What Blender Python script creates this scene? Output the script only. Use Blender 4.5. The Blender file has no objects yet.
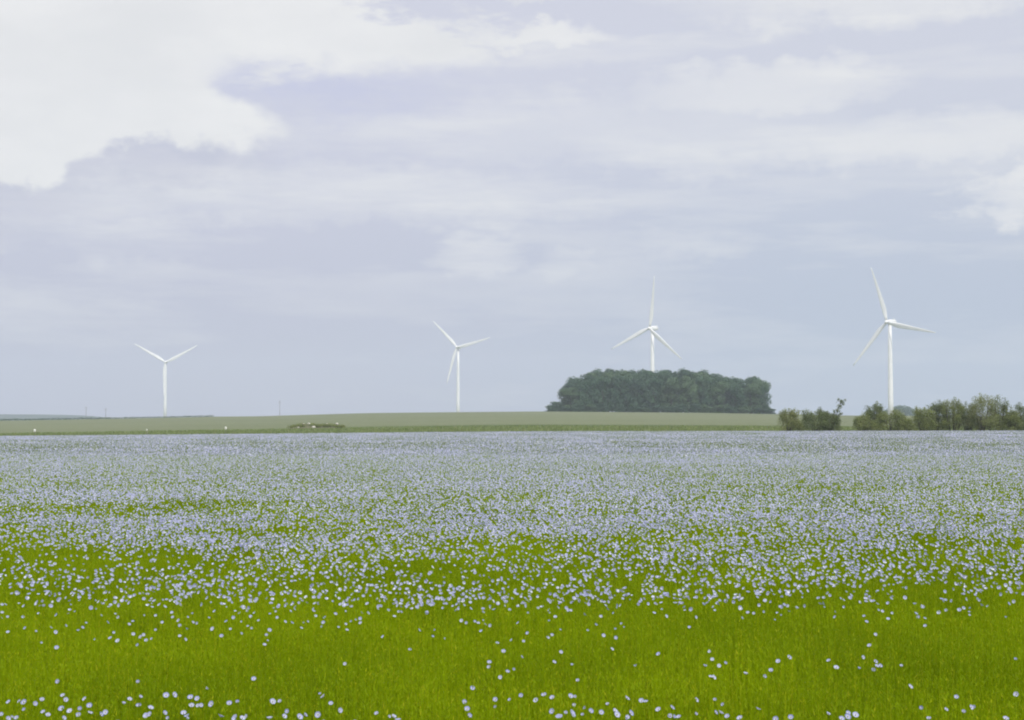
import bpy, math, random
import numpy as np
from mathutils import Vector

random.seed(11)
rng = np.random.default_rng(7)
SC = bpy.context.scene
COL = SC.collection
PI = math.pi
F = 1400.0                       # focal length of the photograph, in pixels of 1024
EYE = 1.65
PITCH = math.atan(57.0 / F)
FIELD_END = 180.0
CANOPY = 0.70

# ------------------------------------------------------------------ helpers
def ray(px, py):
    r, u = (px - 512.0) / F, (360.0 - py) / F
    return np.array([r, math.cos(PITCH) - u * math.sin(PITCH), math.sin(PITCH) + u * math.cos(PITCH)])

def at(px, py, Y):
    d = ray(px, py)
    t = Y / d[1]
    return d[0] * t, Y, EYE + d[2] * t

CREST_PX = [-400, 0, 100, 214, 256, 370, 470, 550, 700, 775, 850, 950, 1024, 1400]
CREST_Y = [426, 420.8, 418.9, 416.6, 416.3, 413.0, 412.0, 411.4, 412.6, 414.0, 415.5, 416, 416, 416]

def field_z(x, y):
    yy = np.clip(y, 0, FIELD_END) / FIELD_END
    tilt = np.where(x > 0, 0.0018 * x, 0.0095 * x)
    tilt = np.clip(tilt, -1.0, 0.3)
    return -0.91 * yy + tilt * yy ** 2

def ground_z(x, y):
    x = np.asarray(x, float); y = np.asarray(y, float)
    z0 = field_z(x, y)
    ysafe = np.maximum(y, 100.0)
    px = 512 + F * x / ysafe
    yc = np.interp(px, CREST_PX, CREST_Y)
    zc = EYE + (417 - yc) * 600.0 / F
    t = np.clip((y - FIELD_END) / 420.0, 0, 1)
    t = 0.88 * t + 0.12 * (t * t * (3 - 2 * t))
    z1 = z0 + (zc - z0) * t
    s = np.clip((y - 600.0) / 320.0, 0, 1)
    s = s * s * (3 - 2 * s)
    return z1 * (1 - s) + (-4.0) * s

def gz(x, y):
    return float(ground_z(x, y))

def mesh_from(name, V, faces_flat, nper, mats=(), smooth=False, matidx=None):
    """V (n,3); faces_flat: flat index array of faces which all have nper corners."""
    me = bpy.data.meshes.new(name)
    V = np.ascontiguousarray(V, dtype=np.float32)
    Fi = np.ascontiguousarray(faces_flat, dtype=np.int32).ravel()
    nf = len(Fi) // nper
    me.vertices.add(len(V)); me.vertices.foreach_set("co", V.ravel())
    me.loops.add(len(Fi)); me.loops.foreach_set("vertex_index", Fi)
    me.polygons.add(nf)
    me.polygons.foreach_set("loop_start", np.arange(nf, dtype=np.int32) * nper)
    me.polygons.foreach_set("loop_total", np.full(nf, nper, dtype=np.int32))
    for m in mats: me.materials.append(m)
    if matidx is not None: me.polygons.foreach_set("material_index", np.asarray(matidx, dtype=np.int32))
    me.polygons.foreach_set("use_smooth", np.full(nf, bool(smooth)))
    me.update(calc_edges=True)
    return me

class MB:
    """collects polygons and links them as one mesh object"""
    def __init__(s): s.v, s.f = [], []
    def add(s, vs, fs):
        o = len(s.v); s.v += [tuple(p) for p in vs]; s.f += [tuple(i + o for i in f) for f in fs]
    def loft(s, rings, cap=True):
        n = len(rings[0]); vs = [p for r in rings for p in r]; fs = []
        for k in range(len(rings) - 1):
            for i in range(n):
                j = (i + 1) % n
                fs.append((k*n+i, k*n+j, (k+1)*n+j, (k+1)*n+i))
        if cap:
            fs.append(tuple(range(n - 1, -1, -1))); fs.append(tuple((len(rings)-1)*n + i for i in range(n)))
        s.add(vs, fs)
    def tube(s, pts, rads, n=7):
        rings = []
        for i, p in enumerate(pts):
            p = Vector(p)
            a = Vector(pts[min(i+1, len(pts)-1)]) - Vector(pts[max(i-1, 0)])
            a.normalize()
            h = Vector((1, 0, 0)) if abs(a.x) < .8 else Vector((0, 1, 0))
            u = a.cross(h).normalized(); w = a.cross(u)
            rings.append([tuple(p + rads[i]*(math.cos(2*PI*k/n)*u + math.sin(2*PI*k/n)*w)) for k in range(n)])
        s.loft(rings)
    def box(s, c, d):
        x, y, z = c; a, b, e = d[0]/2, d[1]/2, d[2]/2
        s.add([(x-a,y-b,z-e),(x+a,y-b,z-e),(x+a,y+b,z-e),(x-a,y+b,z-e),(x-a,y-b,z+e),(x+a,y-b,z+e),(x+a,y+b,z+e),(x-a,y+b,z+e)],
              [(0,3,2,1),(4,5,6,7),(0,1,5,4),(1,2,6,5),(2,3,7,6),(3,0,4,7)])
    def mesh(s, name, mat, smooth=True):
        me = bpy.data.meshes.new(name); me.from_pydata(s.v, [], s.f); me.materials.append(mat)
        if smooth:
            for p in me.polygons: p.use_smooth = True
        me.update(); return me

def link(name, data, parent=None):
    o = bpy.data.objects.new(name, data); COL.objects.link(o)
    if parent is not None: o.parent = parent
    return o

def tag(o, label=None, cat=None, group=None, kind=None):
    if label: o['label'] = label
    if cat: o['category'] = cat
    if group: o['group'] = group
    if kind: o['kind'] = kind
    return o

# ------------------------------------------------------------------ materials
def new_mat(name):
    m = bpy.data.materials.new(name); m.use_nodes = True
    nt = m.node_tree; nt.nodes.clear()
    return m, nt

class NT:
    """tiny node-graph writer"""
    def __init__(s, nt): s.nt = nt
    def n(s, kind, **kw):
        nd = s.nt.nodes.new(kind)
        for k, v in kw.items(): setattr(nd, k, v)
        return nd
    def put(s, sock, v):
        if isinstance(v, bpy.types.NodeSocket): s.nt.links.new(v, sock)
        elif v is not None: sock.default_value = v
    def m(s, op, a, b=None, c=None, clamp=False):
        nd = s.n('ShaderNodeMath', operation=op, use_clamp=clamp)
        s.put(nd.inputs[0], a); s.put(nd.inputs[1], b); s.put(nd.inputs[2], c)
        return nd.outputs[0]
    def noise(s, vec, scale, detail=4, rough=.55, w=None):
        nd = s.n('ShaderNodeTexNoise')
        s.put(nd.inputs['Vector'], vec); nd.inputs['Scale'].default_value = scale
        nd.inputs['Detail'].default_value = detail; nd.inputs['Roughness'].default_value = rough
        return nd.outputs['Fac']
    def smooth(s, v, lo, hi):
        nd = s.n('ShaderNodeMapRange', interpolation_type='SMOOTHSTEP')
        s.put(nd.inputs['Value'], v)
        s.put(nd.inputs['From Min'], lo); s.put(nd.inputs['From Max'], hi)
        return nd.outputs['Result']
    def mix(s, f, a, b):
        nd = s.n('ShaderNodeMix', data_type='RGBA')
        s.put(nd.inputs['Factor'], f)
        s.put(nd.inputs['A'] if False else nd.inputs[6], a if isinstance(a, bpy.types.NodeSocket) else (*a, 1))
        s.put(nd.inputs[7], b if isinstance(b, bpy.types.NodeSocket) else (*b, 1))
        return nd.outputs[2]
    def xyz(s, vec):
        nd = s.n('ShaderNodeSeparateXYZ'); s.put(nd.inputs[0], vec); return nd.outputs
    def mapping(s, vec, scale=(1,1,1), loc=(0,0,0)):
        nd = s.n('ShaderNodeMapping'); s.put(nd.inputs['Vector'], vec)
        nd.inputs['Scale'].default_value = scale; nd.inputs['Location'].default_value = loc
        return nd.outputs[0]

def leaf_mat(name, c1, c2, c3=None, trans=.35, scale=.5, rough=.6, spec=.25):
    """leaves: colour varies from leaf to leaf and in patches; some light passes through"""
    m, nt = new_mat(name); g = NT(nt)
    geo = g.n('ShaderNodeNewGeometry')
    f1 = g.noise(geo.outputs['Position'], scale, 3)
    f = g.m('ADD', g.m('MULTIPLY', g.smooth(f1, .35, .65), .55), g.m('MULTIPLY', geo.outputs['Random Per Island'], .45))
    col = g.mix(f, c1, c2)
    if c3: col = g.mix(g.smooth(geo.outputs['Random Per Island'], .86, .98), col, c3)
    bs = g.n('ShaderNodeBsdfPrincipled'); g.put(bs.inputs['Base Color'], col)
    bs.inputs['Roughness'].default_value = rough; bs.inputs['Specular IOR Level'].default_value = spec
    tr = g.n('ShaderNodeBsdfTranslucent'); g.put(tr.inputs['Color'], col)
    mx = g.n('ShaderNodeMixShader'); mx.inputs[0].default_value = trans
    nt.links.new(bs.outputs[0], mx.inputs[1]); nt.links.new(tr.outputs[0], mx.inputs[2])
    out = g.n('ShaderNodeOutputMaterial'); nt.links.new(mx.outputs[0], out.inputs['Surface'])
    return m

def plain_mat(name, c1, c2, scale=2., rough=.5, spec=.3, detail=4):
    m, nt = new_mat(name); g = NT(nt)
    geo = g.n('ShaderNodeNewGeometry')
    col = g.mix(g.smooth(g.noise(geo.outputs['Position'], scale, detail), .3, .7), c1, c2)
    bs = g.n('ShaderNodeBsdfPrincipled'); g.put(bs.inputs['Base Color'], col)
    bs.inputs['Roughness'].default_value = rough; bs.inputs['Specular IOR Level'].default_value = spec
    out = g.n('ShaderNodeOutputMaterial'); nt.links.new(bs.outputs[0], out.inputs['Surface'])
    return m

M_FLAX = leaf_mat('flax_green', (.160, .246, .0012), (.275, .375, .002), (.38, .40, .01), trans=.45, scale=.9, spec=.08)
M_FLAXTOP = leaf_mat('flax_green_far', (.125, .195, .018), (.190, .265, .030), (.25, .25, .05), trans=.4, scale=.25)
M_PETAL = leaf_mat('flax_petal', (.31, .33, .55), (.52, .54, .73), (.82, .82, .88), trans=.35, scale=6)
def petal_near():
    """petals of the nearest flowers: pale at the throat, blue towards the rim"""
    m, nt = new_mat('flax_petal_near'); g = NT(nt)
    p = g.n('ShaderNodeTexCoord').outputs['Object']; x, y, z = g.xyz(p)[:3]
    r = g.m('SQRT', g.m('ADD', g.m('MULTIPLY', x, x), g.m('MULTIPLY', y, y)))
    ang = g.m('ARCTAN2', y, x)
    vein = g.m('MULTIPLY', g.m('ADD', g.m('SINE', g.m('MULTIPLY', ang, 45)), 1), .16)
    col = g.mix(g.m('ADD', g.smooth(r, .0025, .0105), vein, clamp=True), (.84, .84, .86), (.25, .28, .57))
    inf = g.n('ShaderNodeObjectInfo').outputs['Random']
    col = g.mix(g.m('MULTIPLY', inf, .45), col, (.74, .75, .88))
    bs = g.n('ShaderNodeBsdfPrincipled'); g.put(bs.inputs['Base Color'], col); bs.inputs['Roughness'].default_value = .6; bs.inputs['Specular IOR Level'].default_value = .2
    tr = g.n('ShaderNodeBsdfTranslucent'); g.put(tr.inputs['Color'], col)
    mx = g.n('ShaderNodeMixShader'); mx.inputs[0].default_value = .35
    nt.links.new(bs.outputs[0], mx.inputs[1]); nt.links.new(tr.outputs[0], mx.inputs[2])
    out = g.n('ShaderNodeOutputMaterial'); nt.links.new(mx.outputs[0], out.inputs['Surface'])
    return m
M_PETAL_NEAR = petal_near()
M_CENTRE = plain_mat('flax_centre', (.16, .17, .32), (.40, .40, .30), scale=900)
M_WOOD_LEAF = leaf_mat('wood_foliage', (.026, .070, .038), (.056, .116, .056), (.075, .135, .065), trans=.15, scale=.12)
M_WOOD_LEAF2 = leaf_mat('wood_foliage_light', (.042, .090, .040), (.080, .138, .060), (.10, .15, .065), trans=.15, scale=.12)
M_WOOD_LEAF3 = leaf_mat('wood_foliage_dark', (.020, .056, .034), (.042, .090, .048), (.06, .105, .055), trans=.15, scale=.12)
M_BUSH_A = leaf_mat('bush_foliage', (.130, .168, .044), (.225, .260, .075), (.29, .30, .14), trans=.4, scale=.8)
M_BUSH_B = leaf_mat('bush_foliage_dark', (.090, .130, .042), (.165, .205, .068), (.24, .25, .12), trans=.4, scale=.8)
M_BUSH_C = leaf_mat('bush_foliage_olive', (.150, .185, .055), (.250, .275, .095), (.32, .32, .15), trans=.4, scale=.8)
M_BARK = plain_mat('bark', (.038, .032, .025), (.075, .064, .05), scale=3, rough=.9)
M_WHITE = plain_mat('turbine_paint', (.70, .71, .72), (.76, .765, .765), scale=.25, rough=.35, spec=.4)
M_CONC = plain_mat('concrete', (.30, .30, .29), (.40, .39, .37), scale=1.5, rough=.9)
M_GREYMETAL = plain_mat('door_grey', (.25, .26, .27), (.32, .33, .34), scale=2)
M_POLE = plain_mat('weathered_pole', (.10, .095, .09), (.16, .15, .14), scale=2, rough=.9)
M_MARK = plain_mat('white_marker_paint', (.62, .63, .60), (.72, .72, .69), scale=8)
M_EARTH = plain_mat('heap_earth', (.085, .092, .050), (.130, .130, .075), scale=1.2, rough=1, detail=8)
M_STONE = plain_mat('pale_stone', (.40, .39, .34), (.55, .53, .47), scale=2, rough=.9)
M_GRASS = leaf_mat('meadow_grass', (.12, .17, .05), (.19, .235, .085), (.26, .27, .13), trans=.3, scale=.2)
M_HILL = plain_mat('far_hill', (.022, .040, .032), (.035, .058, .040), scale=.01, rough=1)

def terrain_mat():
    m, nt = new_mat('fields'); g = NT(nt)
    pos = g.n('ShaderNodeNewGeometry').outputs['Position']
    x, y, z = g.xyz(pos)[:3]
    wob = g.m('MULTIPLY', g.m('SUBTRACT', g.noise(g.mapping(pos, (.012, .03, 0)), 1, 3), .5), 14)
    yw = g.m('ADD', y, wob)
    n_big = g.smooth(g.noise(g.mapping(pos, (.012, .035, 0)), 1, 5, .6), .3, .7)
    n_fin = g.smooth(g.noise(g.mapping(pos, (.35, .12, 0)), 1, 6, .65), .25, .75)
    soil = g.mix(n_fin, (.030, .042, .008), (.055, .070, .014))
    strip = g.mix(n_fin, (.108, .145, .055), (.142, .180, .075))
    strip = g.mix(g.m('MULTIPLY', n_big, .5), strip, (.128, .146, .066))
    marg = g.mix(n_fin, (.050, .075, .026), (.085, .115, .045))
    up = g.mix(n_fin, (.112, .134, .074), (.140, .158, .092))
    up = g.mix(g.m('MULTIPLY', n_big, .6), up, (.158, .172, .106))
    # faint drill lines that follow the slope of the upper field
    far = (.10, .13, .06)
    c = g.mix(g.smooth(y, 180.5, 181.5), soil, strip)
    # the dark margin is strong on the right and breaks up to the left
    side = g.smooth(g.m('ADD', x, g.m('MULTIPLY', g.m('SUBTRACT', n_big, .5), 40)), -45, 5)
    band = g.m('MULTIPLY', g.m('MULTIPLY', g.smooth(yw, 250, 260), g.m('SUBTRACT', 1, g.smooth(yw, 268, 280))), g.m('MULTIPLY_ADD', side, .75, .2))
    c = g.mix(g.smooth(yw, 262, 284), c, up)
    c = g.mix(band, c, marg)
    c = g.mix(g.smooth(y, 640, 700), c, far)
    bs = g.n('ShaderNodeBsdfPrincipled'); g.put(bs.inputs['Base Color'], c)
    bs.inputs['Roughness'].default_value = 1.; bs.inputs['Specular IOR Level'].default_value = .05
    bp = g.n('ShaderNodeBump'); bp.inputs['Strength'].default_value = .5; bp.inputs['Distance'].default_value = .3
    g.put(bp.inputs['Height'], g.noise(pos, 1.2, 5, .7)); nt.links.new(bp.outputs[0], bs.inputs['Normal'])
    out = g.n('ShaderNodeOutputMaterial'); nt.links.new(bs.outputs[0], out.inputs['Surface'])
    return m

# ------------------------------------------------------------------ ground
def build_ground():
    t = np.linspace(-1, 1, 221)
    xs = 2500 * np.sinh(t * 4.2) / math.sinh(4.2)
    ys = np.concatenate([np.linspace(-300, -20, 8), np.linspace(-10, 176, 40), np.linspace(180, 600, 85)[:-1], np.linspace(600, 960, 37), np.geomspace(1000, 3200, 18)])
    X, Y = np.meshgrid(xs, ys)
    Z = ground_z(X, Y)
    V = np.stack([X.ravel(), Y.ravel(), Z.ravel()], 1)
    nx, ny = len(xs), len(ys)
    i = (np.arange(ny - 1)[:, None] * nx + np.arange(nx - 1)[None, :]).ravel()
    q = np.stack([i, i + 1, i + nx + 1, i + nx], 1)
    o = link('ground', mesh_from('ground', V, q, 4, [terrain_mat()], smooth=True))
    tag(o, kind='structure')
    # low blue rise far away on the left
    mb = MB()
    cols = np.linspace(-420, 145, 40); rows = []
    for k, (dy, hh) in enumerate([(0, 0), (120, .55), (260, .9), (400, 1.0), (560, .8), (760, 0)]):
        r = []
        for px in cols:
            x = (px - 512) / F * 2500
            top = np.interp(px, [-420, -60, 20, 60, 110, 145], [9.5, 9.0, 7.4, 6.6, 5.2, -3.9])
            top += .5 * math.sin(px * .11) + .3 * math.sin(px * .31 + 1)
            r.append((x * (1 + dy / 2500), 2340 + dy, -4.3 + (max(top, -4) + 4.3) * hh))
        rows.append(r)
    n = len(cols); vs = [p for r in rows for p in r]
    fs = [(k*n+i, k*n+i+1, (k+1)*n+i+1, (k+1)*n+i) for k in range(len(rows)-1) for i in range(n-1)]
    mb.add(vs, fs)
    tag(link('hills', mb.mesh('hills', M_HILL)), kind='structure')

# ------------------------------------------------------------------ flax
def stems_patch(name, size, n, leaves, ribbon_w, leaf_l, leaf_w, top_only, mat, hmean=.62):
    """one square of standing flax: thin stems, small upright leaves, buds"""
    bx = rng.uniform(-size/2, size/2, n); by = rng.uniform(-size/2, size/2, n)
    h = hmean + rng.normal(0, .035, n)
    lean = rng.normal(0, .07, (n, 2)); lean[:, 0] += .015
    az = rng.uniform(0, PI, n)
    z0 = np.full(n, 0.0 if not top_only else hmean - top_only)
    P0 = np.stack([bx + lean[:, 0]*z0/hmean*h, by + lean[:, 1]*z0/hmean*h, z0], 1)
    P1 = np.stack([bx + lean[:, 0]*h, by + lean[:, 1]*h, h], 1)
    w = np.stack([np.cos(az), np.sin(az), np.zeros(n)], 1) * ribbon_w / 2
    quads = [np.stack([P0 - w, P0 + w, P1 + w*.5, P1 - w*.5], 1)]
    for k in range(leaves):
        f = rng.uniform(.40 if not top_only else 0.0, 1.0, n)[:, None]
        B = P0 + (P1 - P0) * f
        a = rng.uniform(0, 2*PI, n); el = rng.uniform(.55, 1.25, n)
        L = leaf_l * rng.uniform(.6, 1.2, n)[:, None]
        d = np.stack([np.cos(a)*np.cos(el), np.sin(a)*np.cos(el), np.sin(el)], 1)
        s = np.stack([-np.sin(a), np.cos(a), np.zeros(n)], 1) * leaf_w / 2
        quads.append(np.stack([B, B + d*L*.45 + s, B + d*L, B + d*L*.45 - s], 1))
    if not top_only:                                    # round green buds nodding at the tips
        m = rng.random(n) < .5; C = P1[m] + np.stack([rng.normal(0, .008, m.sum()), rng.normal(0, .008, m.sum()), rng.uniform(.0, .06, m.sum())], 1)
        for a0 in (.3, 1.9):
            e = np.array([math.cos(a0), math.sin(a0), 0])*.0026; zz = np.array([0, 0, .0042])
            quads.append(np.stack([C - zz, C + e, C + zz, C - e], 1))
    Q = np.concatenate(quads, 0)
    return mesh_from(name, Q.reshape(-1, 3), np.arange(len(Q)*4), 4, [mat])

def scatter_group(name, protos, scale_lo, scale_hi):
    ng = bpy.data.node_groups.new(name, 'GeometryNodeTree')
    ng.interface.new_socket('Geometry', in_out='INPUT', socket_type='NodeSocketGeometry')
    ng.interface.new_socket('Geometry', in_out='OUTPUT', socket_type='NodeSocketGeometry')
    N = ng.nodes.new; L = ng.links.new
    gi, go = N('NodeGroupInput'), N('NodeGroupOutput')
    m2p = N('GeometryNodeMeshToPoints'); L(gi.outputs[0], m2p.inputs[0])
    g2i = N('GeometryNodeGeometryToInstance')
    for p in protos:
        oi = N('GeometryNodeObjectInfo'); oi.inputs['Object'].default_value = p
        oi.inputs['As Instance'].default_value = True
        L(oi.outputs['Geometry'], g2i.inputs[0])
    iop = N('GeometryNodeInstanceOnPoints'); iop.inputs['Pick Instance'].default_value = True
    rr = N('FunctionNodeRandomValue'); rr.data_type = 'INT'
    rr.inputs[4].default_value = 0; rr.inputs[5].default_value = 3; rr.inputs['Seed'].default_value = 5
    mul = N('ShaderNodeMath'); mul.operation = 'MULTIPLY'; mul.inputs[1].default_value = PI/2
    L(rr.outputs[2], mul.inputs[0])
    cmb = N('ShaderNodeCombineXYZ'); L(mul.outputs[0], cmb.inputs[2])
    e2r = N('FunctionNodeEulerToRotation'); L(cmb.outputs[0], e2r.inputs[0])
    rs = N('FunctionNodeRandomValue'); rs.data_type = 'FLOAT'
    rs.inputs[2].default_value = scale_lo; rs.inputs[3].default_value = scale_hi; rs.inputs['Seed'].default_value = 9
    cs = N('ShaderNodeCombineXYZ'); cs.inputs[0].default_value = 1.0; cs.inputs[1].default_value = 1.0
    L(rs.outputs[1], cs.inputs[2])
    ri = N('FunctionNodeRandomValue'); ri.data_type = 'INT'
    ri.inputs[4].default_value = 0; ri.inputs[5].default_value = len(protos) - 1; ri.inputs['Seed'].default_value = 3
    L(m2p.outputs[0], iop.inputs['Points']); L(g2i.outputs[0], iop.inputs['Instance'])
    L(ri.outputs[2], iop.inputs['Instance Index']); L(e2r.outputs[0], iop.inputs['Rotation']); L(cs.outputs[0], iop.inputs['Scale'])
    L(iop.outputs[0], go.inputs[0])
    return ng

def half_w(y): return .40 * y + 2.2

def tiles(y0, y1, s):
    P = []
    y = y0 + s/2
    while y < y1:
        k = int(half_w(y + s) / s) + 1
        for i in range(-k, k + 1): P.append((i*s, y))
        y += s
    P = np.array(P)
    return np.stack([P[:, 0], P[:, 1], field_z(P[:, 0], P[:, 1])], 1)

def build_crop():
    sets = [
        ('near', 1.5, 14.0, .5, [stems_patch('flax_square', .5, 380, 12, .0026, .026, .0042, 0, M_FLAX) for _ in range(5)]),
        ('mid', 14.0, 46.0, 1.0, [stems_patch('flax_square_mid', 1.0, 750, 6, .0045, .036, .009, .30, M_FLAX) for _ in range(4)]),
        ('far', 46.0, 180.0, 2.0, [stems_patch('flax_square_far', 2.0, 1100, 4, .010, .06, .020, .28, M_FLAXTOP) for _ in range(4)]),
    ]
    for nm, y0, y1, s, mes in sets:
        protos = [bpy.data.objects.new('flax_square', me) for me in mes]     # not linked to the scene: only the sources of the scatter
        pts = tiles(y0, y1, s)
        me = bpy.data.meshes.new('flax_crop'); me.vertices.add(len(pts)); me.vertices.foreach_set('co', pts.astype(np.float32).ravel())
        o = link('flax_crop', me)
        md = o.modifiers.new('scatter', 'NODES'); md.node_group = scatter_group('scatter_' + nm, protos, .94, 1.07)
        lab = {'near': 'thick bright green flax stems filling the nearest metres of the field',
               'mid': 'green flax stems under the dense bloom in the middle of the field',
               'far': 'flax stems at the far end of the lavender field'}[nm]
        tag(o, lab, 'flax', kind='stuff')

# --- blossoms
def rot_frames(n, tilt_mean, tilt_sd, face_az, az_sd):
    """random orthonormal frames whose axis leans from vertical towards face_az"""
    t = np.abs(rng.normal(tilt_mean, tilt_sd, n)); a = face_az + rng.normal(0, az_sd, n)
    ax = np.stack([np.sin(t)*np.cos(a), np.sin(t)*np.sin(a), np.cos(t)], 1)
    r = rng.normal(0, 1, (n, 3)); u = np.cross(ax, r); u /= np.linalg.norm(u, axis=1)[:, None]
    return u, np.cross(ax, u), ax

def petals_template():
    """five rounded, slightly overlapping petals in an open cup, radius 1"""
    V, Q = [], []
    for k in range(5):
        a = 2*PI*k/5
        rings = [(.10, .16, .00), (.45, .40, .22), (.78, .56, .48), (.98, .30, .56)]
        base = len(V)
        for r, w, z in rings:
            for s, dz in ((-1, .05), (0, -.02), (1, .0)):
                rr = r if s else r * 1.03
                V.append((rr*math.cos(a) - s*w*math.sin(a), rr*math.sin(a) + s*w*math.cos(a), z + dz))
        for i in range(3):
            for j in range(2):
                b = base + i*3 + j
                Q.append((b, b+1, b+4, b+3))
    return np.array(V), np.array(Q)

def cup_template():
    """the same open cup with one kite per petal"""
    V, Q = [], []
    for k in range(5):
        a = 2*PI*k/5
        c, s = math.cos(a), math.sin(a)
        b = len(V)
        for r, w in ((0, 0), (.72, .56), (1.05, 0), (.72, -.56)):
            V.append((r*c - w*s, r*s + w*c, .34*r + (.04 if w > 0 else 0)))
        Q.append((b, b+1, b+2, b+3))
    return np.array(V), np.array(Q)

def vnoise(x, y, seed):
    """smooth value noise on arrays"""
    r = np.random.default_rng(seed).random((256, 256))
    xi, yi = np.floor(x).astype(int), np.floor(y).astype(int)
    fx, fy = x - xi, y - yi
    fx, fy = fx*fx*(3-2*fx), fy*fy*(3-2*fy)
    g = lambda i, j: r[i % 256, j % 256]
    return (g(xi, yi)*(1-fx) + g(xi+1, yi)*fx)*(1-fy) + (g(xi, yi+1)*(1-fx) + g(xi+1, yi+1)*fx)*fy

def bloom_density(x, y):
    """open flowers per square metre: thin near the camera, thick further out, in patches and bands"""
    base = np.interp(y, [2, 4.4, 5.0, 5.3, 6.9, 7.5, 8.5, 10, 12, 14.9, 15, 40, 60, 180], [50, 50, 45, 12, 26, 120, 190, 245, 310, 345, 178, 108, 105, 112])
    n = .6*vnoise(x*.55 + 31, y*.8 + 7, 1) + .4*vnoise(x*1.7 + 3, y*2.2 + 50, 2)
    n2 = .6*vnoise(x*.16 + 70, y*.42 + 20, 3) + .4*vnoise(x*.05 + 9, y*.10 + 30, 4)
    near = np.clip(1.35 - y/24, 0, 1)
    k = np.clip((n - .22) / .38, .18, 1.7)
    k2 = np.clip((n2 - .25) / .30, .35, 1.5)
    k2 = 1 + (k2 - 1) * np.interp(y, [10, 16, 40], [.65, .42, .35])
    base = base * (1 + np.clip((12 - y)/4, 0, 1) * np.clip((y - 6.9)/.6, 0, 1) * np.clip(-x*.16, -.38, .45))
    return base * (near*k + (1-near)) * k2

def scatter_flowers(y0, y1, factor):
    """random points by the density map, some of them in twos and threes"""
    hw = half_w(y1); area = 2*hw*(y1 - y0)
    n = int(area * 420 * factor)
    x = rng.uniform(-hw, hw, n); y = rng.uniform(y0, y1, n)
    keep = (np.abs(x) < half_w(y)) & (rng.random(n) < bloom_density(x, y) / 420)
    x, y = x[keep], y[keep]
    return x, y

def in_hand_placed(x, y):
    z = field_z(x, y) + CANOPY - EYE
    # the part of the field, as seen in the photograph, whose flowers stand as single plants
    d = np.sqrt(x*0 + 1)
    fwd = y*math.cos(PITCH) + z*math.sin(PITCH); up = -y*math.sin(PITCH) + z*math.cos(PITCH)
    px = 512 + F*x/fwd; py = 360 - F*up/fwd
    return (px > -2) & (px < 1026) & (py > 609) & (py < 722)

SUN_AZ = math.radians(-68)       # towards the sun, from +X (right) a little towards the camera
def flower_mesh(name, x, y, rad, template, mats, z_lo=-.045, z_hi=.05):
    n = len(x)
    z = field_z(x, y) + CANOPY + rng.triangular(z_lo, (z_lo+z_hi)/2+.01, z_hi, n)
    u, v, w = rot_frames(n, .80, .35, math.radians(-75), 1.0)
    T, Q = template
    R = (rad * rng.uniform(.8, 1.12, n))[:, None, None]
    C = np.stack([x, y, z], 1)[:, None, :]
    op = np.clip(1.12 - np.abs(rng.normal(0, .28, n)), .45, 1)[:, None, None]     # some are half closed
    u, v, w = u*op[:, 0], v*op[:, 0], w*(1.7 - .7*op[:, 0])
    P = C + R*(T[None, :, 0:1]*u[:, None, :] + T[None, :, 1:2]*v[:, None, :] + T[None, :, 2:3]*w[:, None, :])
    idx = (np.arange(n)[:, None, None]*len(T) + Q[None]).ravel()
    return mesh_from(name, P.reshape(-1, 3), idx, 4, mats)

def build_bloom():
    x, y = scatter_flowers(2.6, 15.0, 1.0)
    k = ~in_hand_placed(x, y); x, y = x[k], y[k]
    # second flowers close beside the first
    m = rng.random(len(x)) < .30
    x2 = x[m] + rng.normal(0, .022, m.sum()); y2 = y[m] + rng.normal(0, .03, m.sum())
    k = ~in_hand_placed(x2, y2)
    x, y = np.r_[x, x2[k]], np.r_[y, y2[k]]
    o = link('flax_bloom', flower_mesh('flax_bloom', x, y, .0103, petals_template(), [M_PETAL]))
    tag(o, 'scattered pale blue flax flowers thickening behind the bare green strip', 'flowers', kind='stuff')
    x, y = scatter_flowers(15.0, 56.0, 1.95)
    k = rng.random(len(x)) > np.clip((y - 36)/20, 0, 1); x, y = x[k], y[k]
    o = link('flax_bloom', flower_mesh('flax_bloom_mid', x, y, .0110, cup_template(), [M_PETAL], -.06, .06))
    tag(o, 'dense pale lavender flax flowers across the middle of the field', 'flowers', kind='stuff')
    x, y = scatter_flowers(36.0, 180.0, .54)
    k = rng.random(len(x)) < np.clip((y - 36)/20, 0, 1); x, y = x[k], y[k]
    t = (np.array([(-1, -1, .1), (1, -1, .1), (1, 1, .1), (-1, 1, .1)])*.9, np.array([(0, 1, 2, 3)]))
    o = link('flax_bloom', flower_mesh('flax_bloom_far', x, y, .0175, t, [M_PETAL], -.12, .06))
    tag(o, 'far greyish lavender band of flax flowers below the green meadow', 'flowers', kind='stuff')

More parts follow.
